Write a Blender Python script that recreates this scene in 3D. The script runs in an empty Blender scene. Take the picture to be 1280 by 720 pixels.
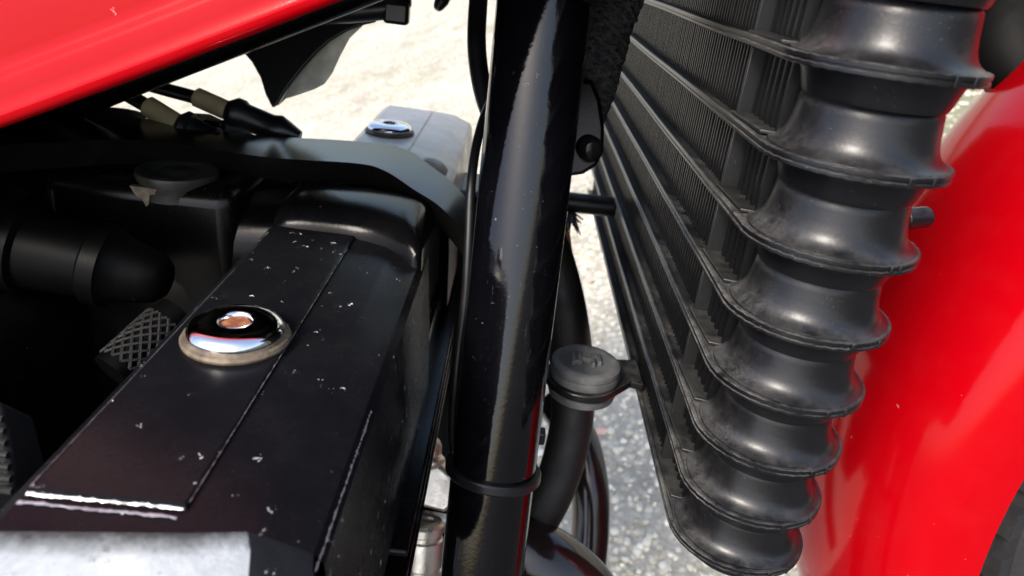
import bpy, bmesh, math, random
import numpy as np
from mathutils import Vector, Matrix
random.seed(7); rng = np.random.default_rng(7)
S = bpy.context.scene
C = S.collection
R_ = math.radians

# ------------------------------------------------------------------ frame of the motorcycle
# F frame: origin at the lens, x = to the bike's front, y = across the bike (away), z = up along the frame tube
FOC = 910.0
def nrm(v): v = np.array(v, float); return v / np.linalg.norm(v)
e3 = -nrm((-240, 1983, FOC)); e2 = nrm((22, -415, FOC)); e2 = nrm(e2 - e3 * (e2 @ e3)); e1 = np.cross(e2, e3)
RC = np.array([e1, e2, e3])                       # camera -> F
RAKE, LEAN, CAMH = R_(23), R_(12), 0.80
wz = math.cos(LEAN) * np.array([-math.sin(RAKE), 0, math.cos(RAKE)]) - math.sin(LEAN) * np.array([0, 1.0, 0])
wy = np.array([0, 1.0, 0]); wy = nrm(wy - wz * (wy @ wz)); wx = np.cross(wy, wz)
W = np.array([wx, wy, wz])                        # F -> world
def world(p): q = W @ np.array(p, float); return Vector((q[0], q[1], q[2] + CAMH))
WROT = Matrix([list(r) for r in W]).to_4x4()
def ray(px, py): return RC @ np.array([px - 640.0, py - 360.0, FOC])
def at(px, py, d=None, x=None, y=None, z=None):   # a point of the bike seen along a sight line, at a depth or on a plane
    r = ray(px, py)
    k = d / FOC if d is not None else x / r[0] if x is not None else y / r[1] if y is not None else z / r[2]
    return r * k

# ------------------------------------------------------------------ camera, sky, sun, exposure
cam = bpy.data.cameras.new('camera'); cam.sensor_width = 36; cam.lens = FOC / 1280 * 36
cam.clip_start = 0.005; cam.clip_end = 500
cam.dof.use_dof = True; cam.dof.focus_distance = 0.27; cam.dof.aperture_fstop = 16
co = bpy.data.objects.new('camera', cam); C.objects.link(co); S.camera = co
cr, cu, cb = W @ RC[:, 0], -(W @ RC[:, 1]), -(W @ RC[:, 2])
mw = Matrix(((cr[0], cu[0], cb[0], 0), (cr[1], cu[1], cb[1], 0), (cr[2], cu[2], cb[2], CAMH), (0, 0, 0, 1)))
co.matrix_world = mw

SUN_EL, SUN_AZ = R_(56), R_(198)                  # azimuth clockwise from +Y (far side of the bike)
wd = bpy.data.worlds.new('World'); S.world = wd; wd.use_nodes = True
nt = wd.node_tree; bg = nt.nodes['Background']; sky = nt.nodes.new('ShaderNodeTexSky')
sky.sky_type = 'NISHITA'; sky.sun_disc = False; sky.sun_elevation = SUN_EL; sky.sun_rotation = SUN_AZ
sky.air_density = 1.0; sky.dust_density = 3.5; sky.ozone_density = 0.4
nt.links.new(sky.outputs[0], bg.inputs[0]); bg.inputs[1].default_value = 0.13
sl = bpy.data.lights.new('sun', 'SUN'); sl.energy = 1.5; sl.angle = R_(16); sl.color = (1, 0.95, 0.88)
so = bpy.data.objects.new('sun', sl); C.objects.link(so)
sd = Vector((math.sin(SUN_AZ) * math.cos(SUN_EL), math.cos(SUN_AZ) * math.cos(SUN_EL), math.sin(SUN_EL)))
so.rotation_euler = sd.to_track_quat('Z', 'Y').to_euler(); so.location = sd * 5
S.view_settings.view_transform = 'Standard'; S.view_settings.look = 'None'
S.view_settings.exposure = 1.4; S.view_settings.gamma = 1; S.view_settings.use_curve_mapping = False
S.render.engine = 'CYCLES'

# ------------------------------------------------------------------ materials
class NT:
    def __init__(s, name):
        s.m = bpy.data.materials.new(name); s.m.use_nodes = True; s.t = s.m.node_tree
        s.b = s.t.nodes['Principled BSDF']; s.tc = s.t.nodes.new('ShaderNodeTexCoord')
    def n(s, typ, **kw):
        o = s.t.nodes.new(typ)
        for k, v in kw.items():
            if k.startswith('i_'): o.inputs[k[2:].replace('_', ' ')].default_value = v
            else: setattr(o, k, v)
        return o
    def l(s, a, b): s.t.links.new(a, b)
    def noise(s, scale, detail=4, rough=.55, coord='Object', stretch=None):
        x = s.n('ShaderNodeTexNoise'); x.inputs['Scale'].default_value = scale
        x.inputs['Detail'].default_value = detail; x.inputs['Roughness'].default_value = rough
        src = s.tc.outputs[coord]
        if stretch:
            mp = s.n('ShaderNodeMapping'); mp.inputs['Scale'].default_value = stretch; s.l(src, mp.inputs[0]); src = mp.outputs[0]
        s.l(src, x.inputs['Vector']); return x.outputs[0]
    def ramp(s, v, a, b, lo=0., hi=1.):
        x = s.n('ShaderNodeMapRange'); x.clamp = True; s.l(v, x.inputs[0])
        for i, q in zip((1, 2, 3, 4), (a, b, lo, hi)): x.inputs[i].default_value = q
        return x.outputs[0]
    def math(s, op, a, b=None):
        x = s.n('ShaderNodeMath', operation=op)
        for i, q in enumerate((a, b)):
            if q is None: continue
            if isinstance(q, (int, float)): x.inputs[i].default_value = q
            else: s.l(q, x.inputs[i])
        return x.outputs[0]
    def mix(s, f, a, b):
        x = s.n('ShaderNodeMix', data_type='RGBA')
        if isinstance(f, (int, float)): x.inputs[0].default_value = f
        else: s.l(f, x.inputs[0])
        for i, q in ((6, a), (7, b)):
            if isinstance(q, tuple): x.inputs[i].default_value = q + (1,) if len(q) == 3 else q
            else: s.l(q, x.inputs[i])
        return x.outputs[2]
    def chips(s, scale, size, gate):             # small scattered flakes
        v = s.n('ShaderNodeTexVoronoi'); v.inputs['Scale'].default_value = scale
        nz = s.n('ShaderNodeTexNoise'); nz.inputs['Scale'].default_value = scale * 3
        s.l(s.tc.outputs['Object'], nz.inputs['Vector'])
        mv = s.n('ShaderNodeMix', data_type='VECTOR'); mv.inputs[0].default_value = 0.006
        s.l(s.tc.outputs['Object'], mv.inputs[4]); s.l(nz.outputs[1], mv.inputs[5]); s.l(mv.outputs[1], v.inputs['Vector'])
        c = s.n('ShaderNodeSeparateColor'); s.l(v.outputs['Color'], c.inputs[0])
        sz = s.math('MULTIPLY', s.math('POWER', c.outputs[1], 2.5), size * 1.25)
        return s.math('MULTIPLY', s.math('LESS_THAN', v.outputs['Distance'], sz), s.math('GREATER_THAN', s.math('ADD', c.outputs[0], s.ramp(s.noise(28, 3), .3, .7, -.3, .3)), gate))
    def up(s):                                    # how far a face looks up
        g = s.n('ShaderNodeNewGeometry'); d = s.n('ShaderNodeVectorMath', operation='DOT_PRODUCT')
        s.l(g.outputs['Normal'], d.inputs[0]); d.inputs[1].default_value = (0, 0, 1); return d.outputs['Value']
    def bump(s, h, strength=.3, dist=.001):
        x = s.n('ShaderNodeBump'); x.inputs['Strength'].default_value = strength; x.inputs['Distance'].default_value = dist
        s.l(h, x.inputs['Height']); s.l(x.outputs[0], s.b.inputs['Normal']); return x
    def set(s, **k):
        for a, v in k.items():
            i = s.b.inputs[a.replace('_', ' ')]
            if isinstance(v, tuple): i.default_value = v + (1,)
            elif isinstance(v, (int, float)): i.default_value = v
            else: s.l(v, i)
        return s.m

def red_paint(name, base=(.37, .0004, .0035)):
    k = NT(name)
    dust = k.math('MULTIPLY', k.ramp(k.noise(60, 8), .45, .8), .006)
    col = k.mix(dust, base, (.55, .35, .30))
    sp = k.chips(160, .10, .80)
    col = k.mix(k.math('MULTIPLY', sp, .5), col, (.6, .3, .28))
    k.bump(k.noise(420, 2), .05, .0006)
    return k.set(Base_Color=col, Roughness=.12, Specular_IOR_Level=.20)

def black_paint(name, chip=0.0, dustamt=.25, rough=.14, base=(.006, .006, .0075), scr=0.35, gate=.72, peel=.06, spec=.5, film=.035):
    k = NT(name)
    dn = k.ramp(k.noise(45, 8, .7), .42, .75)
    fine = k.ramp(k.noise(1500, 2), .71, .78)
    spots = k.math('MULTIPLY', fine, k.ramp(k.noise(30, 3), .45, .7))
    dust = k.math('MULTIPLY', dn, dustamt * film)
    col = k.mix(dust, base, (.30, .27, .24))
    col = k.mix(k.math('MULTIPLY', spots, dustamt), col, (.42, .41, .39))
    scn = k.ramp(k.noise(160, 3, .5, 'Object', (9, 1, .35)), .70, .74)
    sc = k.math('MULTIPLY', scn, k.ramp(k.noise(22, 2), .5, .65))
    col = k.mix(k.math('MULTIPLY', sc, scr * .4), col, (.22, .22, .23))
    if chip:
        cc = k.math('MAXIMUM', k.chips(130, chip, gate), k.chips(330, chip * 1.5, gate + .05))
        col = k.mix(cc, col, (.74, .73, .72))
    k.bump(k.noise(500, 3), peel, .0006)
    rg = k.math('ADD', k.ramp(dn, 0, 1, rough, rough + .2 * max(rough - .05, .03) + .03), k.math('MULTIPLY', spots, .4))
    return k.set(Base_Color=col, Roughness=rg, Specular_IOR_Level=spec)

def black_plastic(name, rough=.25, base=(.007, .007, .008), dusty=1.0, ledge=0., spec=.45):
    k = NT(name)
    u = k.ramp(k.up(), .55, .95)
    d = k.math('MULTIPLY', u, k.ramp(k.noise(160, 9, .74), .36, .64))
    d = k.math('MULTIPLY', d, k.ramp(k.noise(38, 3), .34, .58))
    al = k.math('MULTIPLY', k.ramp(k.noise(55, 8, .65), .4, .8), .04 * dusty)
    fine = k.math('MULTIPLY', k.ramp(k.noise(1700, 2), .67, .74), .55 * dusty)
    dd = k.math('ADD', k.math('MULTIPLY', d, .42 * dusty), al)
    if ledge:                                     # road dust gathered on the ledges behind the hubs
        sx = k.n('ShaderNodeSeparateXYZ'); k.l(k.tc.outputs['Object'], sx.inputs[0])
        lx = k.ramp(sx.outputs[0], -.004, -.013); ly = k.math('MULTIPLY', k.ramp(sx.outputs[1], -.014, .004), k.ramp(sx.outputs[1], .060, .036))
        lz = k.math('MULTIPLY', k.math('MULTIPLY', k.ramp(k.up(), .45, .9), k.ramp(k.noise(210, 9, .8), .38, .66)), k.ramp(k.noise(2200, 3), .36, .60, .35, 1.3))
        dd = k.math('ADD', dd, k.math('MULTIPLY', k.math('MULTIPLY', lx, ly), k.math('MULTIPLY', lz, ledge)))
    col = k.mix(dd, base, (.33, .32, .30))
    col = k.mix(k.math('MULTIPLY', fine, k.ramp(k.noise(90, 3), .45, .65)), col, (.55, .54, .52))
    k.bump(k.noise(900, 4), .10, .0004)
    return k.set(Base_Color=col, Roughness=k.ramp(dd, 0, .4, rough, rough + .25), Specular_IOR_Level=spec)

def simple(name, col, rough=.5, metal=0., nscale=80, var=.25, bumpk=.1):
    k = NT(name)
    c = k.mix(k.ramp(k.noise(nscale, 7), .35, .7), tuple(q * (1 - var) for q in col), tuple(min(1, q * (1 + var)) for q in col))
    k.bump(k.noise(nscale * 6, 4), bumpk, .0006)
    return k.set(Base_Color=c, Roughness=k.ramp(k.noise(nscale * .7, 5), .3, .7, max(.03, rough - .1), rough + .1), Metallic=metal)

def rust_mat(name):
    k = NT(name)
    c = k.mix(k.ramp(k.noise(260, 6), .4, .65), (.20, .055, .018), (.48, .20, .075))
    c = k.mix(k.ramp(k.noise(700, 3), .62, .72), c, (.06, .02, .012))
    k.bump(k.noise(900, 5), .7, .0006)
    return k.set(Base_Color=c, Roughness=.85)

def chrome_mat(name):
    k = NT(name)
    c = k.mix(k.ramp(k.noise(300, 5), .55, .75), (.80, .80, .82), (.50, .46, .42))
    k.bump(k.noise(900, 3), .03, .0003)
    return k.set(Base_Color=c, Metallic=1., Roughness=k.ramp(k.noise(260, 6), .45, .8, .05, .22))

def bare_metal(name, col=(.62, .64, .66), rough=.38):
    k = NT(name)
    c = k.mix(k.ramp(k.noise(90, 8, .7), .35, .7), tuple(q * .72 for q in col), col)
    c = k.mix(k.ramp(k.noise(420, 3), .66, .72), c, (.14, .14, .15))
    k.bump(k.noise(600, 5), .35, .0005)
    return k.set(Base_Color=c, Metallic=.85, Roughness=k.ramp(k.noise(120, 6), .3, .7, rough - .1, rough + .15))

def pale_end(name):  # mottled pale grey, turning black at the top edge
    k = NT(name)
    sx = k.n('ShaderNodeSeparateXYZ'); k.l(k.tc.outputs['Object'], sx.inputs[0])
    z = k.math('ADD', sx.outputs[2], k.math('MULTIPLY', k.math('SUBTRACT', k.noise(300, 7, .7), .5), .0022))
    bare = k.ramp(z, -.0004, -.0030, 0, 1)  # ragged blend from the black top edge to pale grey
    col = k.mix(k.ramp(k.noise(70, 8, .7), .3, .7), (.17, .19, .21), (.27, .29, .31))
    col = k.mix(k.ramp(k.noise(330, 4), .60, .70), col, (.10, .105, .115))
    col = k.mix(bare, (.008, .008, .0095), col)
    k.bump(k.noise(420, 6, .65), .45, .0006)
    return k.set(Base_Color=col, Metallic=k.math('MULTIPLY', bare, .15), Roughness=k.ramp(k.noise(110, 6), .3, .7, .36, .58), Specular_IOR_Level=.35)

def ground_mat(name):
    k = NT(name)
    v = k.n('ShaderNodeTexVoronoi'); v.inputs['Scale'].default_value = 95; k.l(k.tc.outputs['Object'], v.inputs['Vector'])
    sc = k.n('ShaderNodeSeparateColor'); k.l(v.outputs['Color'], sc.inputs[0])
    stone = k.mix(k.ramp(sc.outputs[0], 0, 1), (.36, .335, .25), (.72, .67, .53))
    c = k.mix(k.ramp(v.outputs['Distance'], .0035, .0075), stone, (.42, .385, .31))
    c = k.mix(k.ramp(v.outputs['Distance'], .3, .62), stone, (.36, .33, .265))
    pat = k.ramp(k.noise(1.7, 6, .62), .42, .66)
    c = k.mix(k.math('MULTIPLY', pat, .55), c, (.58, .54, .47))
    moss = k.ramp(k.noise(3.3, 6, .65), .54, .70)
    c = k.mix(k.math('MULTIPLY', moss, .5), c, (.17, .19, .085))
    ds = k.n('ShaderNodeVectorMath', operation='DISTANCE'); k.l(k.tc.outputs['Object'], ds.inputs[0]); ds.inputs[1].default_value = (.80, 1.32, 0)
    patch = k.ramp(k.math('ADD', ds.outputs['Value'], k.math('MULTIPLY', k.noise(6, 6, .7), .5)), .55, .85, 1, 0)
    c = k.mix(k.math('MULTIPLY', patch, .8), c, (.16, .165, .085))
    dirt = k.ramp(k.noise(11, 7, .7), .5, .75)
    c = k.mix(k.math('MULTIPLY', dirt, .45), c, (.15, .125, .10))
    k.bump(k.math('SUBTRACT', k.noise(160, 4), v.outputs['Distance']), .9, .004)
    return k.set(Base_Color=c, Roughness=.92)

def braid_mat(name):
    k = NT(name)
    w1 = k.n('ShaderNodeTexWave'); w1.inputs['Scale'].default_value = 260; w1.inputs['Distortion'].default_value = 2.0
    k.l(k.tc.outputs['Object'], w1.inputs['Vector'])
    c = k.mix(k.ramp(k.noise(300, 5), .4, .7), (.016, .016, .018), (.055, .053, .05))
    k.bump(w1.outputs[1], .5, .0008)
    return k.set(Base_Color=c, Roughness=.75)

M = dict(
    red=red_paint('red_lacquer'),
    tube=black_paint('tube_black', 0.05, .5, .07, base=(.002, .002, .003), scr=.9, gate=.9, peel=.07, film=.007),
    inner=black_paint('inner_black', 0, .15, .42, base=(.0014, .0014, .0014), spec=.07, film=.006),
    head=black_paint('cover_black', .12, .35, .25, base=(.006, .006, .0075), scr=.5, gate=.71, spec=.10),
    shoulder=black_paint('shoulder_black', .05, .2, .15, base=(.0025, .0025, .003), spec=.10),
    dark=black_paint('engine_black', 0, .35, .24, base=(.0024, .0021, .0021), spec=.24, film=.012),
    gloss=black_paint('bracket_black', 0, .25, .16, base=(.005, .005, .005), spec=.3),
    farhead=simple('far_cover_glare', (.84, .75, .62), .35, .0, 60, .12, .08),  # black far cover's bright reflection put into its base colour
    plastic=black_plastic('cooler_plastic', .28, (.0045, .0045, .0055), .55, .42, .34),
    hub=black_plastic('hub_plastic', .32, (.004, .004, .005), .28, .20),
    plastic_fin=black_plastic('fin_black', .36, (.003, .003, .0035), .10, spec=.30),
    bracket=black_plastic('bracket_plastic', .38, (.011, .0113, .0115), .35),
    rubber=simple('grey_rubber', (.080, .082, .083), .62, 0, 120, .35, .3),
    cable=simple('cable_black', (.008, .008, .009), .38, 0, 60, .3, .06),
    hose=simple('hose_black', (.0045, .0044, .0042), .55, 0, 150, .4, .4),
    tan=simple('tan_sleeve', (.42, .34, .19), .55, 0, 70, .2, .1),
    orange=simple('orange_tip', (.50, .20, .06), .5, 0, 90, .3, .1),
    chrome=chrome_mat('chrome'), rust=rust_mat('rust'),
    washer=simple('dirty_washer', (.16, .125, .085), .55, .3, 260, .45, .5),
    bare=bare_metal('bare_aluminium'),
    pale_end=pale_end('pale_grey_end'),
    edge=bare_metal('edge_wear_glint', (.75, .75, .75), .45),
    flange=bare_metal('tarnished_steel', (.86, .80, .70), .34),
    pipe=black_paint('pipe_black', 0, .2, .12, base=(.012, .008, .008)),
    shroud=black_plastic('shroud_black', .32, (.010, .010, .010), .3),
    shroud_in=simple('shroud_inner', (.74, .70, .60), .6, 0, 60, .3, .2),
    dull=simple('dull_steel', (.030, .029, .022), .5, .2, 120, .4, .3),
    gauze=simple('grey_mesh', (.0035, .0035, .003), .8, .0, 200, .4, .5),
    tyre=simple('tyre_rubber', (.016, .016, .017), .75, 0, 120, .3, .4),
    ground=ground_mat('concrete_gravel'),
    braid=braid_mat('braided_sleeve'),
)
pk = NT('pebble')
oi = pk.n('ShaderNodeNewGeometry')
pk.set(Base_Color=pk.mix(oi.outputs['Random Per Island'], (.36, .335, .26), (.84, .79, .64)), Roughness=.85); M['pebble'] = pk.m

# ------------------------------------------------------------------ mesh helpers
class MB:
    def __init__(s): s.v = []; s.f = []
    def add(s, vs, fs):
        o = len(s.v); s.v += [tuple(map(float, p)) for p in vs]; s.f += [tuple(i + o for i in f) for f in fs]; return s
    def grid(s, rows, closed_u=False, closed_v=False):     # rows of equally many points
        nr, nc = len(rows), len(rows[0]); vs = [p for r in rows for p in r]; fs = []
        for i in range(nr if closed_u else nr - 1):
            for j in range(nc if closed_v else nc - 1):
                a, b = i, (i + 1) % nr; c, d = j, (j + 1) % nc
                fs.append((a * nc + c, a * nc + d, b * nc + d, b * nc + c))
        return s.add(vs, fs)
    def sweep(s, rows, cap=True):                          # closed rings
        nr, nc = len(rows), len(rows[0]); s.grid(rows, False, True)
        if cap:
            o = len(s.v) - nr * nc
            s.f.append(tuple(o + j for j in reversed(range(nc)))); s.f.append(tuple(o + (nr - 1) * nc + j for j in range(nc)))
        return s
    def tube(s, path, r, n=20, cap=True, flat=None):
        P = [np.array(p, float) for p in path]; rr = r if hasattr(r, '__len__') else [r] * len(P); rows = []; u = None
        for i, p in enumerate(P):
            t = nrm(P[min(i + 1, len(P) - 1)] - P[max(i - 1, 0)])
            if u is None:
                u = np.cross(t, (0.31, 0.2, 0.93)); u = nrm(u)
            u = nrm(u - t * (u @ t)); w = np.cross(t, u)
            rows.append([p + rr[i] * (math.cos(a) * u + math.sin(a) * w) for a in (2 * math.pi * j / n for j in range(n))])
        return s.sweep(rows, cap)
    def lathe(s, base, axis, prof, n=48, a0=0., a1=2 * math.pi, ref=(1, 0, 0)):   # prof: (radius, height)
        ax = nrm(axis); u = np.array(ref, float); u = nrm(u - ax * (u @ ax)); w = np.cross(ax, u); base = np.array(base, float)
        rows = []
        full = abs(a1 - a0 - 2 * math.pi) < 1e-6
        for j in range(n if full else n + 1):
            a = a0 + (a1 - a0) * j / n
            rows.append([base + ax * h + r * (math.cos(a) * u + math.sin(a) * w) for r, h in prof])
        return s.grid(rows, full, False)
    def box(s, c, sx, sy, sz, ax=None):
        A = np.array(ax, float) if ax is not None else np.eye(3); c = np.array(c, float)
        vs = [c + A[0] * sx * i / 2 + A[1] * sy * j / 2 + A[2] * sz * k / 2 for i in (-1, 1) for j in (-1, 1) for k in (-1, 1)]
        return s.add(vs, [(0, 1, 3, 2), (4, 6, 7, 5), (0, 4, 5, 1), (2, 3, 7, 6), (0, 2, 6, 4), (1, 5, 7, 3)])
    def prism(s, poly, d):                                 # planar polygon (3-D points) pushed along d
        n = len(poly); P = [np.array(p, float) for p in poly]; d = np.array(d, float)
        vs = P + [p + d for p in P]
        return s.add(vs, [tuple(range(n)), tuple(reversed(range(n, 2 * n)))] + [(i, i + n, (i + 1) % n + n, (i + 1) % n) for i in range(n)])

MB0 = np.array([.1, .336, -.70])
moto = bpy.data.objects.new('motorcycle', None); moto.empty_display_size = .1; C.objects.link(moto)
_m = WROT.copy(); _m.translation = world(MB0); moto.matrix_world = _m
moto['label'] = 'red and black motorcycle seen close up from its side'; moto['category'] = 'motorcycle'; moto['_b'] = [float(q) for q in MB0]

def thing(name, label, cat, base, group=None):    # a part of the motorcycle that is made of several pieces
    o = bpy.data.objects.new(name, None); o.empty_display_size = .02; C.objects.link(o)
    o.parent = moto; o.location = Vector(np.array(base, float) - MB0)
    if label: o['label'] = label
    o['_b'] = [float(q) for q in base]; return o

def obj(name, mb, mat, parent=None, base=None, label=None, cat=None, group=None, bevel=0, seg=2, smooth=35, merge=True, subd=0):
    if parent is not None:
        root = parent
        while '_b' not in root: root = root.parent
        base = np.array(root['_b'])
    base = np.array(base, float)
    me = bpy.data.meshes.new(name)
    me.from_pydata([tuple(np.array(v) - base) for v in mb.v], [], mb.f); me.validate()
    bm = bmesh.new(); bm.from_mesh(me)
    if merge: bmesh.ops.remove_doubles(bm, verts=bm.verts, dist=1e-6)
    bmesh.ops.recalc_face_normals(bm, faces=bm.faces); bm.to_mesh(me); bm.free()
    for p in me.polygons: p.use_smooth = True
    me.set_sharp_from_angle(angle=R_(smooth))
    me.materials.append(M[mat])
    o = bpy.data.objects.new(name, me); C.objects.link(o)
    if bevel:
        b = o.modifiers.new('bevel', 'BEVEL'); b.width = bevel; b.segments = seg; b.limit_method = 'ANGLE'; b.angle_limit = R_(30); b.harden_normals = False
    if subd:
        b = o.modifiers.new('sub', 'SUBSURF'); b.levels = subd; b.render_levels = subd
    if parent is not None: o.parent = parent
    else:
        o.parent = moto; o.location = Vector(base - MB0); o['_b'] = [float(q) for q in base]
        if label: o['label'] = label
    return o

def spline(pts, n=10):
    P = [np.array(p, float) for p in pts]; P = [2 * P[0] - P[1]] + P + [2 * P[-1] - P[-2]]; out = []
    for i in range(1, len(P) - 2):
        for k in range(n):
            t = k / n; a, b, c, d = P[i - 1], P[i], P[i + 1], P[i + 2]
            out.append(.5 * (2 * b + (c - a) * t + (2 * a - 5 * b + 4 * c - d) * t * t + (3 * b - a - 3 * c + d) * t ** 3))
    out.append(P[-2]); return out

# ------------------------------------------------------------------ ground (world coordinates)
gm = bpy.data.meshes.new('ground'); gm.from_pydata([(-60, -60, 0), (60, -60, 0), (60, 60, 0), (-60, 60, 0)], [], [(0, 1, 2, 3)])
gm.materials.append(M['ground']); go = bpy.data.objects.new('ground', gm); C.objects.link(go); go['kind'] = 'structure'
am = bpy.data.meshes.new('added_dark_ground'); am.from_pydata([(-60, -60, .004), (60, -60, .004), (60, .43, .004), (-60, .43, .004)], [], [(0, 1, 2, 3)])  # dark ground added out of view to keep reflections in black parts dark
am.materials.append(simple('added_dark_ground', (.045, .045, .046), .9, 0, 150, .3, .8)); ao = bpy.data.objects.new('added_dark_ground', am); C.objects.link(ao); ao['kind'] = 'structure'
# loose stone chips lying on the concrete under and beyond the front of the bike
def ground_hit(px, py):
    r = W @ ray(px, py); k = -CAMH / r[2]; return np.array([r[0] * k, r[1] * k])
pv, pf = [], []
ico = bmesh.new(); bmesh.ops.create_icosphere(ico, subdivisions=1, radius=1)
iv = np.array([v.co[:] for v in ico.verts]); fi = [[v.index for v in f.verts] for f in ico.faces]; ico.free()
c0 = (ground_hit(760, 560) + ground_hit(770, 400)) / 2; c1 = ground_hit(1190, 160)
cnt = 0
for cx, cy, rad, num in ((c0[0], c0[1], .50, 5200), (c1[0], c1[1], .45, 3000)):
    for k in range(num):
        a = rng.uniform(0, 2 * math.pi); q = rad * math.sqrt(rng.uniform()); r = rng.uniform(.0022, .0060)
        sc = np.array([rng.uniform(.7, 1.3), rng.uniform(.7, 1.3), rng.uniform(.45, .8)]) * r
        th = rng.uniform(0, 6.28); vv = iv * (1 + rng.uniform(-.18, .18, (len(iv), 1))) * sc
        vv = np.stack([vv[:, 0] * math.cos(th) - vv[:, 1] * math.sin(th), vv[:, 0] * math.sin(th) + vv[:, 1] * math.cos(th), vv[:, 2]], 1)
        vv += np.array([cx + q * math.cos(a), cy + q * math.sin(a), r * .2])
        o = len(pv); pv += [tuple(x) for x in vv]; pf += [tuple(o + i for i in f) for f in fi]
pm = bpy.data.meshes.new('gravel'); pm.from_pydata(pv, [], pf); pm.materials.append(M['pebble'])
po = bpy.data.objects.new('gravel', pm); C.objects.link(po); po['kind'] = 'stuff'; po['label'] = 'pale stone chips set in the concrete under the bike'; po['category'] = 'gravel'
for i, (x, y, lab) in enumerate(((737, 356, 'small pink petal on the ground above the rubber mount'), (753, 545, 'small pink petal on the ground below the rubber mount'))):
    g = ground_hit(x, y); me = bpy.data.meshes.new('fallen_petal')
    me.from_pydata([(-.012, 0, .006), (-.004, .009, .008), (.008, .007, .007), (.013, -.002, .009), (.004, -.009, .006), (-.006, -.007, .007), (0, 0, .0095)], [], [(6, 0, 5), (6, 5, 4), (6, 4, 3), (6, 3, 2), (6, 2, 1), (6, 1, 0)])
    if 'petal' not in M: M['petal'] = simple('petal_pink', (.72, .42, .35), .7)
    me.materials.append(M['petal']); o = bpy.data.objects.new('fallen_petal', me); C.objects.link(o); o.location = (g[0], g[1], 0.004); o.scale = (.7, .7, 1)
    o['label'] = lab; o['category'] = 'petal'; o['group'] = 'petals on the ground'

# ------------------------------------------------------------------ oil cooler of stacked plates
SC = .2
XC, RR, Z0, DZ, SX, SY = .4718 * SC, .1295 * SC, -.0784 * SC, .1265 * SC, .0066 * SC, .0165 * SC
YEND = .66
cool = thing('oil_cooler', 'black ribbed plastic oil cooler with rounded stacked plates beside the red mudguard', 'oil cooler', (XC, SC, Z0 - 8 * DZ))
lip = [(.56, .06), (.86, .065), (.925, .075), (.945, .105), (.985, .105), (1.0, .09), (1.0, .035), (.982, .02), (.982, -.005), (1.0, -.02), (1.0, -.06), (.985, -.08), (.93, -.075), (.90, -.055), (.56, -.05)]
hubp = [(.40, .635), (.655, .635), (.695, .622), (.716, .59), (.727, .50), (.742, .38), (.765, .26), (.795, .175), (.84, .118), (.89, .086), (.93, .070), (.935, .05), (.90, -.02), (.805, -.06), (.795, -.085), (.78, -.12), (.72, -.33), (.70, -.365), (.40, -.365)]
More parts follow.
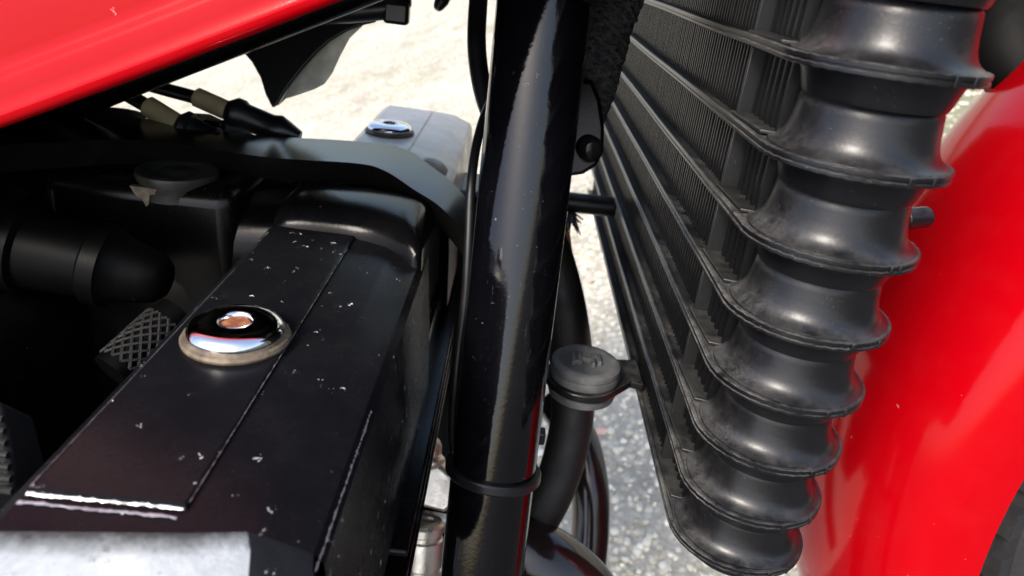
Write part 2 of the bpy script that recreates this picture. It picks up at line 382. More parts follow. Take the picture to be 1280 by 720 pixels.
for i in range(-2, 8):
    cx, cy, cz = XC + SX * i, SC + SY * i, Z0 - DZ * i
    rows = []
    NL, NA = 14, 40
    for k in range(NL): rows.append(('l', YEND + (cy - YEND) * k / NL))
    for k in range(NA + 1): rows.append(('a', math.pi + math.pi * k / NA))
    for k in range(1, NL + 1): rows.append(('r', cy + (YEND - cy) * k / NL))
    rings = []
    for kind, q in rows:
        ring = []
        for r, h in lip:
            r_ = r * RR; z = cz + h * .66 * DZ
            wob = .00012 * math.sin(q * 37 + i * 2.1)
            if kind == 'l': ring.append((cx - r_, q, z + wob))
            elif kind == 'r': ring.append((cx + r_, q, z + wob))
            else: ring.append((cx + r_ * math.cos(q), cy + r_ * math.sin(q), z + wob))
        rings.append(ring)
    pl = obj('plate', MB().sweep(rings), 'plastic', cool, smooth=30)
    obj('hub', MB().lathe((cx + .0010, cy, cz), (0, 0, 1), [((r if r > .85 else r * 1.0) * RR, h * DZ) for r, h in hubp], 72), 'hub', cool, smooth=38)
    # moulding marks on the rim
    for a, ww in ((R_(rng.uniform(280, 292)), rng.uniform(.001, .002)), (R_(rng.uniform(295, 312)), rng.uniform(.0006, .0012))):
        u = np.array([math.cos(a), math.sin(a), 0]); t = np.array([-u[1], u[0], 0])
        obj('moulding_nub', MB().box(np.array([cx, cy, cz + .004 * DZ]) + u * RR * .994, .0010, ww, DZ * rng.uniform(.09, .125), (u, t, (0, 0, 1))), 'plastic', cool, bevel=.0002)
    if i == 7: continue
    zt, zb = cz - .045 * DZ, cz - DZ + .06 * DZ
    nx, ny = cx + SX, cy + SY
    ys = .233 + .0029 * (i + 1)                            # where the strut stands
    # fine fin pack: comb of ribs along the plate, on both faces
    for sgn in (-1, 1):
        mb = MB(); xo = cx + SX * .5 + sgn * RR * .80; xi = cx + SX * .5 + sgn * RR * .70
        y = ys + .0085; pr = []
        while y < YEND - .002:
            j = rng.uniform(-.0001, .0001)
            pr += [(xi, y), (xi, y + .0022), (xo + j, y + .0024), (xo + j, y + .0034)]; y += .0037
        mb.grid([[(x, yy, zt + .0003) for x, yy in pr], [(x, yy, zb - .0003) for x, yy in pr]])
        o = obj('fin_pack', mb, 'plastic_fin', cool, smooth=20, merge=False); o['kind'] = 'stuff'
    # coarse grille between strut and hub
    mb = MB(); xo = cx + SX * .5 - RR * .70; xi = cx + SX * .5 - RR * .60; y = cy + .0100; pr = []
    while y < ys + .0085:
        pr += [(xi, y), (xi, y + .0030), (xo, y + .0033), (xo, y + .0050)]; y += .0054
    mb.grid([[(x, yy, zt + .0003) for x, yy in pr], [(x, yy, zb - .0003) for x, yy in pr]])
    o = obj('grille_ribs', mb, 'plastic_fin', cool, smooth=20, merge=False); o['kind'] = 'stuff'
    # strut: upright bar with a gusset foot
    x0 = cx + SX * .6 - RR * .90
    mb = MB(); mb.box((x0 + .0045, ys + .0052, (zt + zb) / 2), .0080, .0016, zt - zb)
    obj('strut', mb, 'bracket', cool, bevel=.0005)
    mb = MB(); mb.prism([(x0 - .0006, ys + .007, zb), (x0 + .0004, cy + .014, zb), (x0 + .009, cy + .012, zb), (x0 + .009, ys + .007, zb)], (0, 0, .0012))
    obj('strut_foot', mb, 'bracket', cool, bevel=.0003)
# ear and rubber mount on the engine side
gp = at(731, 462, d=.36)
ear_z = gp[2] - .0075
mb = MB(); A = np.array([gp[0], gp[1], ear_z]); B = np.array([.0735, gp[1] + .012, ear_z - .001])
poly = []
for k in range(17):
    a = R_(100 + 200 * k / 16); poly.append(A + .0192 * np.array([math.cos(a), math.sin(a), 0]))
poly += [B + (0, -.011, 0), B + (.006, -.013, 0), B + (.006, .013, 0), B + (0, .011, 0)]
mb.prism(poly, (0, 0, .004)); obj('mount_ear', mb, 'plastic', cool, bevel=.0006)
gr = obj('rubber_mount', MB().lathe((gp[0], gp[1], ear_z), (0, 0, 1), [(0, -.0065), (.014, -.0065), (.0165, -.0055), (.0172, -.003), (.0172, -.0008), (.0150, -.0004), (.0150, .0042), (.0172, .0046), (.0176, .0065), (.0172, .0085), (.0166, .0088), (.0166, .0092), (.0172, .0096), (.0170, .0118), (.0155, .0130), (.0128, .0130), (.0118, .0122), (0, .0122)], 56), 'rubber', None, base=gp, label='round grey rubber mount with moulded ribs on the cooler ear', smooth=40)
for k, (dx, dy, sx, sy) in enumerate(((-.0065, 0, .0016, .008), (-.0033, .0012, .0016, .0085), (-.0004, 0, .004, .0016), (.0030, 0, .0016, .009), (.0062, .0010, .0016, .0075), (.0046, .0030, .003, .0015), (-.0048, -.003, .003, .0015))):
    obj('moulded_rib', MB().box((gp[0] + dx, gp[1] + dy, ear_z + .0130), sx * 1.25, sy * 1.15, .0028), 'rubber', gr, bevel=.0003)
# stubs that hold the cooler to the bike
s0 = at(1128, 274, d=.30); mb = MB().tube([s0, s0 + (.012, .004, .001)], .0045, 16); obj('mount_stub', mb, 'plastic', cool, bevel=.0008)
s0 = at(715, 253, d=.50); mb = MB().tube([s0 - (.004, 0, 0), s0 + (.030, 0, 0)], .0070, 16); obj('mount_stub', mb, 'plastic', cool, bevel=.0012)

# ------------------------------------------------------------------ frame tube
ta, tb = at(681, 0, d=.288), at(602, 720, d=.338); td = nrm(tb - ta)
tube = thing('frame_tube', 'glossy black steel frame tube standing upright in the middle', 'frame tube', tb + td * .30)
obj('pipe', MB().tube([ta - td * .10 + td * q for q in np.linspace(0, .66, 24)], .0190, 56), 'tube', tube)
cl = MB(); cc = ta - td * .002
cl.lathe(cc, -td, [(.0189, -.003), (.0203, -.0028), (.0208, -.001), (.0208, .03), (.0189, .03)], 48); obj('collar', cl, 'hose', tube, smooth=30)
# welded lug at the back right with a bolt
lugp = [at(x, y, d=.322) for x, y in ((700, 95), (742, 100), (752, 125), (757, 160), (756, 190), (748, 208), (730, 219), (712, 222), (700, 215))]
obj('lug', MB().prism(lugp, (-.002, .012, 0)), 'dark', tube, bevel=.0022, seg=3)
obj('lug_bolt', MB().lathe(at(738, 186, d=.320), nrm((.25, -.95, .1)), [(0, .0042), (.0028, .0042), (.0044, .0034), (.0050, .0016), (.0056, .0010), (.0058, -.004)], 28), 'gloss', tube, smooth=50)
# cable tie round the tube
tp = at(617, 585, d=.329); tp = ta + td * ((tp - ta) @ td)
u = np.cross(td, (0, 1, 0)); u = nrm(u); w = np.cross(td, u)
tilt = np.array([0, 0, .10])
tie = thing('cable_tie', 'thin black cable tie looped round the frame tube', 'cable tie', tp)
ring = [tp + .0207 * (math.cos(a) * u + math.sin(a) * w) + td * (.0012 * math.cos(a)) for a in np.linspace(0, 2 * math.pi, 60)]
mb = MB(); rows = []
for k, p in enumerate(ring[:-1]):
    rad = nrm((p - tp) - td * ((p - tp) @ td)); rows.append([p + rad * a + td * b for a, b in ((-.0016, -.0022), (.0004, -.0022), (.0010, -.0014), (.0010, .0014), (.0004, .0022), (-.0016, .0022))])
mb.grid(rows, True, True); obj('strap', mb, 'cable', tie)
hd = at(676, 545, d=.338)
obj('head', MB().box(hd, .004, .006, .0065), 'cable', tie, bevel=.0008)

# ------------------------------------------------------------------ cables and hoses round the tube
def cable(name, pts, r, mat, label, cat='cable', n=16, group=None):
    path = spline([at(x, y, d=d) for x, y, d in pts], 10)
    if hasattr(r, '__len__'): r = list(np.interp(np.linspace(0, 1, len(path)), np.linspace(0, 1, len(r)), r))
    return obj(name, MB().tube(path, r, n), mat, None, base=path[-1], label=label, cat=cat, group=group)
cable('control_cable', [(604, -70, .36), (598, 0, .355), (596, 60, .352), (604, 115, .35), (622, 165, .348), (640, 215, .346)], .0046, 'cable', 'thick black control cable bowing out left of the frame tube top')
cable('wire', [(640, 90, .345), (612, 130, .335), (597, 175, .322), (589, 230, .315), (586, 300, .315), (582, 370, .318), (574, 430, .322), (569, 480, .326), (566, 540, .335), (572, 620, .345)], .0021, 'cable', 'thin black wire running down the left edge of the frame tube', 'wire')
# braided sleeve hose behind the tube top
hp = spline([at(x, y, d=d) for x, y, d in ((800, -90, .33), (778, -20, .335), (757, 40, .34), (742, 95, .345), (728, 140, .352), (700, 185, .362), (660, 225, .375))], 14)
bh = thing('braided_hose', 'black braided hose emerging right of the frame tube top', 'hose', hp[-1])
obj('core', MB().tube(hp, .0100, 20), 'hose', bh)
u = None; strands = {}
for hand in (1, -1):
    for s in range(7):
        pts = []
        for k, p in enumerate(hp):
            t = nrm(hp[min(k + 1, len(hp) - 1)] - hp[max(k - 1, 0)]); a_ = nrm(np.cross(t, (0, 1, 0))); b_ = np.cross(t, a_)
            ph = 2 * math.pi * s / 7 + hand * k * .34; rr = .0106 + .0006 * math.sin(hand * 3.5 * ph + s)
            pts.append(p + rr * (math.cos(ph) * a_ + math.sin(ph) * b_))
        obj('braid_strand', MB().tube(pts, .0016, 6), 'braid', bh)
cable('breather_hose', [(640, 230, .42), (680, 300, .425), (702, 370, .43), (713, 440, .43), (716, 510, .435), (706, 570, .44), (688, 620, .445), (660, 670, .455)], .0130, 'hose', 'matte black rubber hose below the round rubber mount', 'hose', 24)
# frayed brush end and brown tipped wire beyond the gap
fb = thing('frayed_cable_end', 'frayed black bristly cable end in the gap beside the frame tube', 'cable', at(712, 285, d=.50))
for k in range(26):
    p = at(712 + random.uniform(-2, 3), 262, d=.50); q = at(714 + random.uniform(-7, 16), 288 + random.uniform(-16, 10), d=.50 + random.uniform(-.01, .01))
    obj('bristle', MB().tube([p, (p + q) / 2 + np.array([random.uniform(-.001, .001) for _ in range(3)]), q], [.0009, .0007, .0004], 5), 'cable', fb)
wt = thing('wire_end', 'short wire end with orange brown sleeve hanging beside the frame tube', 'wire', at(712, 333, d=.50))
obj('sleeve', MB().tube([at(707, 290, d=.5), at(711, 322, d=.5)], .0030, 14), 'orange', wt)
obj('tip', MB().tube([at(711, 321, d=.5), at(713, 335, d=.5)], [.0036, .0030], 14), 'cable', wt)
obj('lead', MB().tube([at(700, 240, d=.5), at(707, 291, d=.5)], .0018, 10), 'cable', wt)

# ------------------------------------------------------------------ exhaust
ex = thing('exhaust_pipe', 'glossy black curved exhaust pipe at the foot of the frame tube', 'exhaust pipe', at(780, 830, d=.47))
obj('bend', MB().tube(spline([at(x, y, d=d) for x, y, d in ((500, 640, .46), (570, 668, .45), (640, 684, .44), (700, 715, .44), (748, 770, .45), (780, 860, .47))], 12), .0215, 40), 'pipe', ex)
ex2 = cable('rear_exhaust_pipe', [(690, 500, .60), (722, 545, .58), (736, 600, .57), (738, 660, .57), (730, 740, .57)], .0150, 'pipe', 'dark curved pipe standing on the far side of the glossy exhaust bend', 'exhaust pipe', 32)
fl = thing('exhaust_flange', 'tarnished silver exhaust flange and nuts left of the frame tube', 'exhaust flange', at(535, 740, d=.42))
fa, fb_ = at(537, 550, d=.41), at(526, 735, d=.42); fx = fb_ - fa; fL = np.linalg.norm(fx)
obj('collar', MB().lathe(fa + fx * .56, fx, [(.006, -.002), (.0098, -.002), (.0112, 0), (.0112, .0042), (.0100, .0052), (.0100, .0075), (.0112, .0085), (.0116, .0110), (.0116, .024), (.0104, .0255), (.0104, .030), (.0116, .031), (.0116, .060)], 48), 'flange', fl, smooth=30)
obj('stud_nut', MB().lathe(fa, fx, [(0, -.002), (.0040, -.002), (.0062, 0), (.0074, .003), (.0074, .0085), (.0094, .0095), (.0098, .0125), (.0085, .0135)], 6), 'flange', fl, bevel=.0012)
pl_ = [at(x, y, d=.418) for x, y in ((521, 588), (548, 580), (566, 596), (568, 630), (556, 642), (526, 634), (519, 612))]
obj('flange_plate', MB().prism(pl_, (.001, .012, -.004)), 'flange', fl, bevel=.0022, seg=3)
obj('heat_shield', MB().grid([[at(x, y, d=d) for x, y, d in r] for r in (((500, 640, .432), (520, 636, .428), (545, 640, .427), (575, 645, .43)), ((498, 652, .430), (520, 650, .424), (545, 655, .423), (575, 660, .43)), ((497, 668, .434), (519, 667, .430), (545, 668, .430), (575, 674, .436)))]), 'flange', fl, smooth=70, subd=2)

# ------------------------------------------------------------------ engine
ZT = -.1145; YC = .336
en = thing('engine', 'black engine with long scuffed cylinder head cover left of the frame tube', 'engine', (-.1, YC, -.42))
def cover(sy, mat, name, endmat, lab):
    Y = lambda y: YC + (y - YC) * sy
    g = MB()
    # stations along y: (y, list of section points x,z)
    def sec(dz, inset):
        return [(-.104 + inset, ZT - .065), (-.1025 + inset, ZT - .010 - dz), (-.0985 + inset, ZT - .0035 - dz), (-.094, ZT - dz), (-.0575, ZT - dz), (-.0455, ZT - .0004 - dz), (-.0420, ZT - .0012 - dz), (-.0318 - inset, ZT - .0052 - dz), (-.0295 - inset, ZT - .008 - dz), (-.0270 - inset * .6, ZT - .040), (-.0255, ZT - .075)]
    st = [(.292, 0, 0), (.20, 0, 0), (.130, 0, 0), (.1165, .0002, 0)]
    ye = lambda x: float(np.interp(x, [-.1025, -.094, -.0575, -.0455, -.0295], [.1075, .1090, .1135, .1160, .1165]))
    rows = [[(x, Y(ye(x) if k == 3 else y), z) for x, z in sec(dz, ins)] for k, (y, dz, ins) in enumerate(st)]
    g.grid(rows); body = obj(name, g, mat, None, base=(-.06, Y(.2), ZT), label=lab, smooth=28)
    # sloped end face, pale grey below a black top edge
    g = MB()
    e_top = [(x, Y(ye(x)), z - .0002) for x, z in [(-.1025, ZT - .010), (-.0985, ZT - .0035), (-.094, ZT), (-.0575, ZT), (-.0455, ZT - .0004)]]
    e_mid = [(x, Y(ye(x) - .003), z - .0020) for x, z in [(-.1025, ZT - .010), (-.0985, ZT - .0035), (-.094, ZT), (-.0575, ZT), (-.0440, ZT - .0008)]]
    e_low = [(x, Y(.092), z) for x, z in [(-.101, ZT - .030), (-.097, ZT - .024), (-.092, ZT - .0200), (-.055, ZT - .0200), (-.0395, ZT - .0200)]]
    e_bot = [(x, Y(.088), z) for x, z in [(-.101, ZT - .075), (-.097, ZT - .075), (-.092, ZT - .075), (-.055, ZT - .075), (-.0395, ZT - .075)]]
    g.grid([e_top, e_mid, e_low, e_bot]); obj('end_face', g, endmat, body, smooth=50)
    g = MB()   # dark corner between end face and flank
    r1 = [(-.0455, Y(.1160), ZT - .0006), (-.0440, Y(.1132), ZT - .0028), (-.0395, Y(.092), ZT - .020), (-.0395, Y(.088), ZT - .075)]
    r2 = [(-.0420, Y(.1165), ZT - .0014), (-.0405, Y(.113), ZT - .003), (-.0345, Y(.094), ZT - .021), (-.0345, Y(.090), ZT - .075)]
    r3 = [(-.0318, Y(.1165), ZT - .0054), (-.0312, Y(.113), ZT - .0066), (-.0290, Y(.098), ZT - .022), (-.0290, Y(.095), ZT - .075)]
    r4 = [(-.0270, Y(.1165), ZT - .040), (-.0268, Y(.113), ZT - .041), (-.0262, Y(.10), ZT - .05), (-.0255, Y(.098), ZT - .075)]
    g.grid([r1, r2, r3, r4]); obj('corner', g, mat, body, smooth=50)
    # raised panel on top, bevelled step
    g = MB(); a = .0013
    def loop(i, z, yf): return [(-.0935 + i, Y(yf + i), z), (-.0595 - i, Y(yf + i), z), (-.0595 - i, Y(.289), z), (-.0935 + i, Y(.289), z)]
    g.grid([loop(0, ZT - .0002, .1195), loop(.0004, ZT + a * .8, .1195), loop(.0010, ZT + a, .1195)], False, True)
    n = len(g.v); g.f.append((n - 4, n - 3, n - 2, n - 1)); obj('raised_panel', g, mat, body, smooth=20)
    return body
body = cover(1, 'head', 'head_cover', 'pale_end', 'scuffed black cylinder head cover with pale grey end face')
cover(-1, 'farhead', 'head_cover', 'farhead', 'far end of the black cylinder head cover, its bright reflection painted pale grey')
# worn paint and painted front-step highlights: thin slivers on the near cover
def sliver(p0, p1, wmin, wmax, n, nz, gap=.25):
    p0, p1 = np.array(p0, float), np.array(p1, float); t = nrm(p1 - p0); nz = nrm(nz); s = nrm(np.cross(nz, t)); mb = MB()
    a = wmin; b = wmin; rows = []; hide = 0
    for k in range(n + 1):
        if hide > 0: hide -= 1
        elif random.random() < gap * .35: hide = random.randint(1, 4)
        tgt = 0 if hide else random.uniform(wmin, wmax) * random.random()
        tg2 = 0 if hide else random.uniform(wmin, wmax) * random.random()
        a += (tgt - a) * .6; b += (tg2 - b) * .6
        p = p0 + (p1 - p0) * k / n + nz * .00012
        rows.append([p - s * a, p + nz * .00008, p + s * (b + 1e-5)])
    return mb.grid(rows)
for a_, b_, w0, w1, n_, nz_, gp_ in (
        ((-.0928, .1191, ZT + .0009), (-.0600, .1191, ZT + .0009), .0003, .0007, 60, (0, -.6, .8), .0),  # painted highlight along the front step edge
        ((-.0936, .1172, ZT + .0001), (-.0606, .1172, ZT + .0001), .0005, .0009, 40, (0, -.1, 1), .0),  # painted reflection of the fillet below the step
        ((-.0306, .1130, ZT - .0068), (-.0306, .1720, ZT - .0066), .0001, .0009, 140, (.8, 0, .6), .30),
        ((-.0597, .121, ZT + .0009), (-.0597, .27, ZT + .0009), .00002, .00026, 260, (.7, 0, .7), .55),
        ((-.0933, .121, ZT + .0009), (-.0933, .24, ZT + .0009), .00002, .00022, 200, (-.7, 0, .7), .55)):
    obj('edge_wear_glint', sliver(a_, b_, w0, w1, n_, nz_, gp_), 'edge', body, merge=False)
# chrome cap bolts
def capbolt(c, lab, k=1.0):
    c = np.array(c, float)
    b = obj('cover_bolt', MB().lathe(c, (0, 0, 1), [(.0136 * k, .0020), (.0140 * k, .0030), (.0138 * k, .0042), (.0128 * k, .0054), (.0112 * k, .0062), (.0088 * k, .0066), (.0060 * k, .0067), (.0050 * k, .0066), (.0046 * k, .0060), (.0043 * k, .0035)], 72), 'chrome', None, base=c, label=lab, smooth=60)
    obj('washer', MB().lathe(c, (0, 0, 1), [(.0148 * k, 0), (.0156 * k, .0002), (.0158 * k, .0010), (.0153 * k, .0019), (.0134 * k, .0022)], 64), 'washer', b)
    mb = MB(); hexa = [(c + (.0046 * k * math.cos(R_(60 * j + 10)), .0046 * k * math.sin(R_(60 * j + 10)), .0054)) for j in range(6)]
    mb.prism(hexa, (0, 0, -.001)); obj('rusty_socket', mb, 'rust', b)
capbolt(at(296, 424, z=ZT + .0013), 'large chrome cap bolt with rusty hexagon socket')
capbolt(at(487, 166, z=ZT + .0013), 'chrome cap bolt on the far cover')
# wall that closes the cover recess behind, with a rounded shoulder
def rounded(path, prof): pass
g = MB(); rows = []
prof = [(.283, -.002), (.2845, .003), (.287, .0068), (.2905, .0088), (.297, .0098), (.312, .0100), (.330, .0090), (.345, .002)]
for x, sh, dz in ((-.0975, .006, -.030), (-.0970, .004, -.012), (-.0955, .002, -.003), (-.0925, .0005, -.0006), (-.085, 0, 0), (-.070, 0, 0), (-.058, -.0005, .0002), (-.050, -.003, 0), (-.043, -.006, -.0005), (-.036, -.010, -.0015), (-.0325, -.013, -.004), (-.0305, -.014, -.010), (-.0295, -.014, -.020), (-.029, -.014, -.05)):
    rows.append([(x, y + (sh if j < 5 else 0), ZT + z + dz if z > 0 else ZT + z + min(0, dz)) for j, (y, z) in enumerate(prof)])
g.grid(rows); obj('cover_shoulder', g, 'shoulder', en, smooth=60, subd=1)
# dark flank wall, cylinder and crankcase
g = MB(); g.box((-.0645, .336, ZT - .10), .070, .43, .07); obj('cylinder_head', g, 'dark', en, bevel=.004)
g = MB()
for k in range(9):
    pass
obj('cylinder', MB().box((-.115, .336, -.255), .09, .20, .12), 'dark', en, bevel=.006)
for k in range(6):
    obj('cooling_fin', MB().box((-.075 if k < 3 else -.115, .345, -.197 - .014 * k), .110 if k < 3 else .09, .30, .003), 'dark', en, bevel=.001)
obj('crankcase', MB().box((-.20, .336, -.36), .26, .24, .14), 'dark', en, bevel=.02, seg=4)
obj('engine_mount', MB().box((-.04, .47, -.27), .13, .06, .26), 'dark', en, bevel=.01, seg=3)
obj('airbox', MB().box((-.285, .36, -.25), .20, .32, .20), 'dark', en, bevel=.02, seg=4)
# rear part of head with a second sunken bolt
g = MB(); rows = []
for k, x in enumerate(np.linspace(-.36, -.098, 12)):
    e = .003 * math.sin(k * 1.3)
    rows.append([(x, .300 + e, -.22), (x, .298 + e, -.155), (x, .300, -.128 + e), (x, .306, -.118), (x, .318, -.1135), (x, .340, -.111), (x, .37, -.111), (x, .40, -.12), (x, .41, -.22)])
g.grid(rows); obj('head_rear', g, 'dark', en, smooth=50, subd=1)
sb = at(222, 214, d=.325)
obj('bolt_boss', MB().box((sb[0] - .012, sb[1] + .012, sb[2] - .052), .085, .056, .10), 'dark', en, bevel=.008, seg=4)
b = obj('sunken_bolt', MB().lathe(sb, (0, 0, 1), [(.0172, -.010), (.0168, -.004), (.0176, -.001), (.0172, .0006), (.0150, .0012), (.0120, .0004), (.0085, -.0006), (.0060, .0004), (0, .0006)], 48), 'dull', None, base=sb, label='dull dark round bolt head with a rust run, sunk behind the cover', smooth=50)
obj('rust_run', MB().prism([sb + q for q in ((-.0135, -.0165, -.0035), (-.0020, -.0168, -.0035), (-.0030, -.0168, -.006), (-.0052, -.0168, -.0065), (-.0058, -.0168, -.0105), (-.0072, -.0168, -.0120), (-.0085, -.0168, -.0085), (-.0112, -.0168, -.0075))], (0, .003, 0)), 'washer', b)
# spark plug cap
p0, p1 = at(-40, 290, d=.29), at(215, 352, d=.30)
sp = obj('plug_cap', MB().tube([p0 + (p1 - p0) * t for t in (0, .10, .12, .22, .24, .30, .32, .60, .62, .70, .72, .80, .88, .94, .98, 1.0)], [.019, .019, .021, .021, .019, .019, .0165, .0150, .0170, .0170, .0150, .0128, .0116, .0100, .0070, .002], 32), 'inner', None, base=p1, label='dark rubber spark plug cap in the gap behind the cover', smooth=35)
# grey gauze sleeve and ribbed grey pad seen past the left edge of the cover
g = MB(); c0_ = at(140, 466, d=.281); c1_ = at(222, 392, d=.30)
obj('gauze_sleeve', MB().tube([c0_, c1_], [.0085, .0085], 24), 'inner', en)
ga, gb = at(150, 460, d=.283), at(207, 407, d=.297); gu = nrm(np.cross(gb - ga, (0, 0, 1))); gv = nrm(np.cross(gb - ga, gu)); 
for hand in (1, -1):
    for q in range(14):
        pts = [ga + (gb - ga) * t + .0092 * (math.cos(2 * math.pi * q / 14 + hand * t * 2.2) * gu + math.sin(2 * math.pi * q / 14 + hand * t * 2.2) * gv) for t in np.linspace(0, 1, 14)]
        obj('gauze_strand', MB().tube(pts, .0007, 5), 'gauze', en)
pp = [at(-60, 490, d=.205), at(0, 500, d=.206), at(14, 560, d=.20), at(20, 610, d=.195), at(-60, 640, d=.19)]
rp = obj('ribbed_pad', MB().prism(pp, (-.006, .02, -.02)), 'gauze', None, base=pp[3], label='ribbed grey pad at the edge beside the head cover', bevel=.002)
for k in range(7):
    q0 = at(-20, 520 + 15 * k, d=.2035 - .0018 * k); q1 = at(4 + 2 * k, 524 + 15 * k, d=.2035 - .0018 * k)
    obj('pad_rib', MB().tube([q0, q1], .0010, 8), 'gauze', rp)

# ------------------------------------------------------------------ engine hanger bracket bridging the head
hb = thing('engine_bracket', 'glossy black curved bracket strip bridging the back of the engine', 'bracket', at(579, 300, d=.40))
back = [(-60, 152, -.088), (60, 148, -.090), (190, 149, -.093), (314, 168, -.097), (437, 176, -.099), (500, 184, -.100), (541, 209, -.103), (579, 243, -.109), (640, 330, -.128)]
frnt = [(-60, 185, -.088), (60, 178, -.090), (190, 176, -.093), (330, 196, -.097), (444, 204, -.099), (480, 213, -.100), (516, 236, -.1035), (560, 268, -.110), (620, 350, -.129)]
bk = spline([at(*q[:2], z=q[2]) for q in back], 8); fr = spline([at(*q[:2], z=q[2]) for q in frnt], 8)
rows = []
for p, q in zip(bk, fr):
    m = (p + q) / 2 + np.array([0, 0, .0002]); dn = np.array([0, .0006, -.012])
    rows.append([p + dn, p, p * .75 + m * .25, m, q * .7 + m * .3, q, q + dn * .25 + (0, .001, 0), q + dn + (0, .004, 0)])
obj('strip', MB().sweep(rows), 'gloss', hb, smooth=55)
obj('boss', MB().lathe(at(541, 214, d=.41), nrm((.4, -.3, .86)), [(0, .006), (.004, .006), (.0075, .004), (.0085, -.006)], 28), 'farhead', hb)

# ------------------------------------------------------------------ throttle cables
def throttle(pts, s0, s1, label, boot):
    t = thing('throttle_cable', label, 'cable', at(*s0[:2], d=s0[2]), 'throttle cables under the tank')
    obj('outer_cable', MB().tube(spline([at(x, y, d=d) for x, y, d in pts], 8), .0036, 14), 'cable', t)
    a, b = at(s0[0], s0[1], d=s0[2]), at(s1[0], s1[1], d=s1[2]); m = (b - a)
    obj('tan_sleeve', MB().tube([a, a + m * .03, a + m * .97, b], [.0046, .0052, .0052, .0046], 20), 'tan', t)
    c = [at(x, y, d=d) for x, y, d in boot]
    obj('rubber_boot', MB().tube([c[0], c[0] * .9 + c[1] * .1, c[0] * .8 + c[1] * .2, c[0] * .75 + c[1] * .25, c[0] * .4 + c[1] * .6, c[0] * .3 + c[1] * .7, c[0] * .2 + c[1] * .8, c[1]], [.0055, .0085, .0085, .0072, .0066, .0078, .0066, .0035], 24), 'cable', t)
throttle([(70, 60, .36), (120, 95, .36), (186, 134, .36)], (184, 132, .36), (226, 158, .36), 'black throttle cable with cream sleeve, the lower left of the pair', [(222, 155, .36), (285, 186, .365)])
throttle([(120, 70, .385), (170, 100, .385), (248, 123, .385)], (245, 121, .385), (290, 141, .385), 'black throttle cable with cream sleeve, the upper right of the pair', [(284, 138, .385), (375, 172, .39)])
cbk = thing('cable_bracket', 'small bare metal bracket holding the two throttle cables', 'bracket', at(280, 170, d=.38))
obj('plate', MB().prism([at(232, 140, d=.385), at(262, 142, d=.385), at(318, 168, d=.38), at(300, 182, d=.375), at(255, 170, d=.378)], (0, .003, -.003)), 'bare', cbk, bevel=.0006)
obj('clevis', MB().box(at(268, 156, d=.375), .010, .006, .005), 'dark', cbk, bevel=.001)
obj('carburettor_top', MB().lathe(at(130, 172, d=.40), (0, 0, 1), [(0, .012), (.022, .012), (.027, .008), (.028, -.03)], 36), 'dark', cbk)

# ------------------------------------------------------------------ fuel tank
hd_ = np.array([math.cos(R_(24.9)), 0, math.sin(R_(24.9))]); ub = np.array([-math.sin(R_(24.9)), 0, math.cos(R_(24.9))])
T0 = at(0, 154, y=.2135) @ ub
half = [(.2165, -.0016), (.2148, -.0012), (.2138, .0002), (.2136, .0016), (.2146, .0026), (.2146, .0060), (.2143, .0098), (.2147, .0112), (.2158, .0124), (.2162, .0138), (.2160, .0160), (.2154, .0220), (.2150, .030), (.2155, .045), (.2200, .070), (.233, .105), (.262, .135), (.300, .152), (.336, .155)]
und = [(.2190, -.0012), (.226, .0010), (.245, .0030), (.265, .010), (.285, .025), (.336, .035)]
sec = half + [(2 * YC - y, t) for y, t in reversed(half[:-1])] + [(2 * YC - y, t) for y, t in und[:-1]] + [(y, t) for y, t in reversed(und)]
tk = thing('fuel_tank', 'glossy red fuel tank edge overhanging the engine', 'fuel tank', at(0, 155, y=.22))
outer = half + [(2 * YC - y, t) for y, t in reversed(half[:-1])]
under = [half[0]] + und + [(2 * YC - y, t) for y, t in reversed(und[:-1])] + [(2 * YC - half[0][0], half[0][1])]
def tank_rows(sec_):
    rows = []
    for s in np.linspace(-.52, .25, 50):
        bul = 1 - .10 * max(0, (s + .04) / .11) ** 2; lift = .004 * ((s + .11) / .2) ** 2
        rows.append([hd_ * s + np.array([0, YC + (y - YC) * bul, 0]) + ub * (T0 + t + lift) for y, t in sec_])
    return rows
obj('shell', MB().grid(tank_rows(outer)), 'red', tk, smooth=50)
obj('underside', MB().grid(tank_rows(under)), 'inner', tk, smooth=50)
fr_ = thing('frame_rail', 'dark frame rail running under the red fuel tank', 'frame rail', at(60, 190, d=.34))
obj('rail', MB().tube([at(20, 150, d=.335), at(120, 112, d=.335), at(220, 72, d=.335), at(330, 30, d=.335), at(470, -25, d=.335)], .0092, 24), 'dark', fr_)

# ------------------------------------------------------------------ black shroud below the tank
sh = thing('tank_shroud', 'black plastic shroud with a hooked fin hanging below the tank front', 'shroud', at(340, 135, d=.40))
outl = [(285, 48), (300, 62), (314, 78), (325, 98), (331, 118), (340, 136), (347, 131), (352, 122), (364, 104), (380, 84), (396, 66), (412, 52), (432, 40), (452, 32), (470, 28), (470, -10), (300, -10)]
obj('fin', MB().prism([at(x, y, d=.385) for x, y in outl], (0, .005, 0)), 'shroud', sh, bevel=.0012)
inn = [(345, 134), (356, 124), (372, 119), (392, 112), (404, 106), (414, 92), (424, 70), (436, 48), (455, 30), (440, 30), (412, 45), (380, 78), (360, 104)]
obj('inner_face', MB().prism([at(x, y, d=.40) for x, y in inn], (0, .004, 0)), 'shroud_in', sh, bevel=.0008)
obj('upper_bar', MB().tube([at(380, 18, d=.375), at(440, 14, d=.375), at(505, 8, d=.375)], .0058, 20), 'shroud', sh, bevel=.001)
obj('end_block', MB().box(at(496, 16, d=.374), .013, .008, .0110), 'shroud', sh, bevel=.0018)
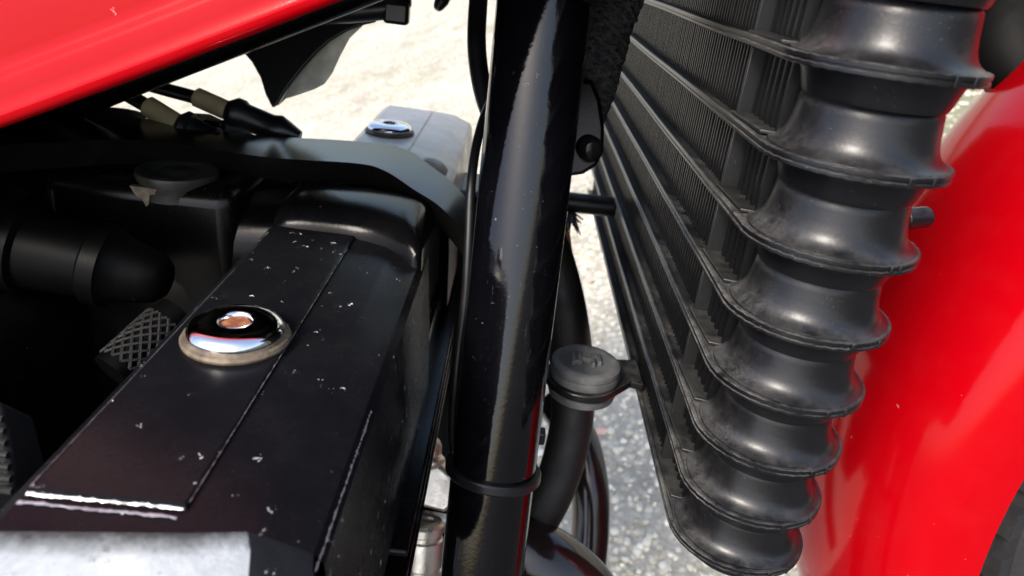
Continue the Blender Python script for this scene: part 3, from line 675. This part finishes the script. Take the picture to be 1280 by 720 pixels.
obj('upper_plate', MB().prism([at(x, y, d=.372) for x, y in ((390, -30), (512, -30), (513, 10), (506, 12), (398, 16))], (0, .006, 0)), 'shroud', sh, bevel=.001)
obj('dark_tab', MB().tube(spline([at(x, y, d=d) for x, y, d in ((568, -30, .42), (556, -6, .42), (546, 12, .42))], 6), [.0040] * 8 + [.0042, .0038, .0034, .0030, .0020], 14), 'cable', sh)

# ------------------------------------------------------------------ front mudguard, wheel and fork guard
WC = np.array([.575, YC, -.205])
mg = thing('front_mudguard', 'glossy red front mudguard curving down beside the black cooler', 'mudguard', WC + (-.38, 0, -.20))
def mud(rc, th_):
    rows = []
    for a in np.linspace(R_(70), R_(232), 90):
        row = []
        for k in range(25):
            q = R_(-90 + 180 * k / 24); yy = .072 * math.sin(q); cr_ = rc - .049 * (1 - max(0, math.cos(q)) ** .62)
            row.append(WC + np.array([math.cos(a) * cr_, yy, math.sin(a) * cr_]))
        rows.append(row)
    return rows
g = MB(); o_, i_ = mud(.385, 0), mud(.381, 0)
rows = [list(a) + list(reversed(b)) for a, b in zip(o_, i_)]
obj('blade', MB().sweep(rows), 'red', mg, smooth=55)
wh = thing('front_wheel', 'black front tyre under the red mudguard', 'wheel', WC + (0, 0, -.30))
rows = []
for a in np.linspace(0, 2 * math.pi, 96, endpoint=False):
    rows.append([WC + np.array([math.cos(a) * r, y, math.sin(a) * r]) for r, y in ((.225, -.030), (.25, -.046), (.275, -.050), (.295, -.044), (.306, -.025), (.309, 0), (.306, .025), (.295, .044), (.275, .050), (.25, .046), (.225, .030))])
ty = obj('tyre', MB().grid(rows, True, True), 'tyre', wh)
for k in range(64):
    a = 2 * math.pi * k / 64; u = np.array([math.cos(a), 0, math.sin(a)]); t = np.array([-math.sin(a), 0, math.cos(a)])
    for y, tl in ((-.036, .45), (0, 0), (.036, -.45)):
        n_ = nrm(u + np.array([0, y * 14, 0])); b_ = np.cross(t, n_)
        obj('tread_block', MB().box(WC + u * (.309 - abs(y) * .22) + np.array([0, y, 0]), .012, .016, .018, (n_, t, b_)), 'tyre', ty)
obj('rim', MB().lathe(WC - (0, .025, 0), (0, 1, 0), [(.228, 0), (.215, .004), (.205, .025), (.215, .046), (.228, .05)], 64), 'dark', wh)
fk = thing('fork_guard', 'dark fork guard in the top right corner above the mudguard', 'fork guard', at(1255, 135, d=.36))
rows = []
for (x0, x1, y) in ((1196, 1500, -70), (1200, 1500, -20), (1206, 1500, 20), (1211, 1500, 60), (1222, 1490, 92), (1240, 1470, 120), (1252, 1440, 134), (1270, 1400, 140)):
    a, b = at(x0, y, d=.36), at(x1, y, d=.35); rows.append([a, a * .8 + b * .2 + (0, -.010, 0), a * .5 + b * .5 + (0, -.016, 0), a * .2 + b * .8 + (0, -.012, 0), b, b + (0, .03, 0), a + (0, .02, 0)])
obj('guard', MB().sweep(rows), 'inner', fk, smooth=60, subd=1)

for o in list(bpy.data.objects):
    if '_b' in o: del o['_b']
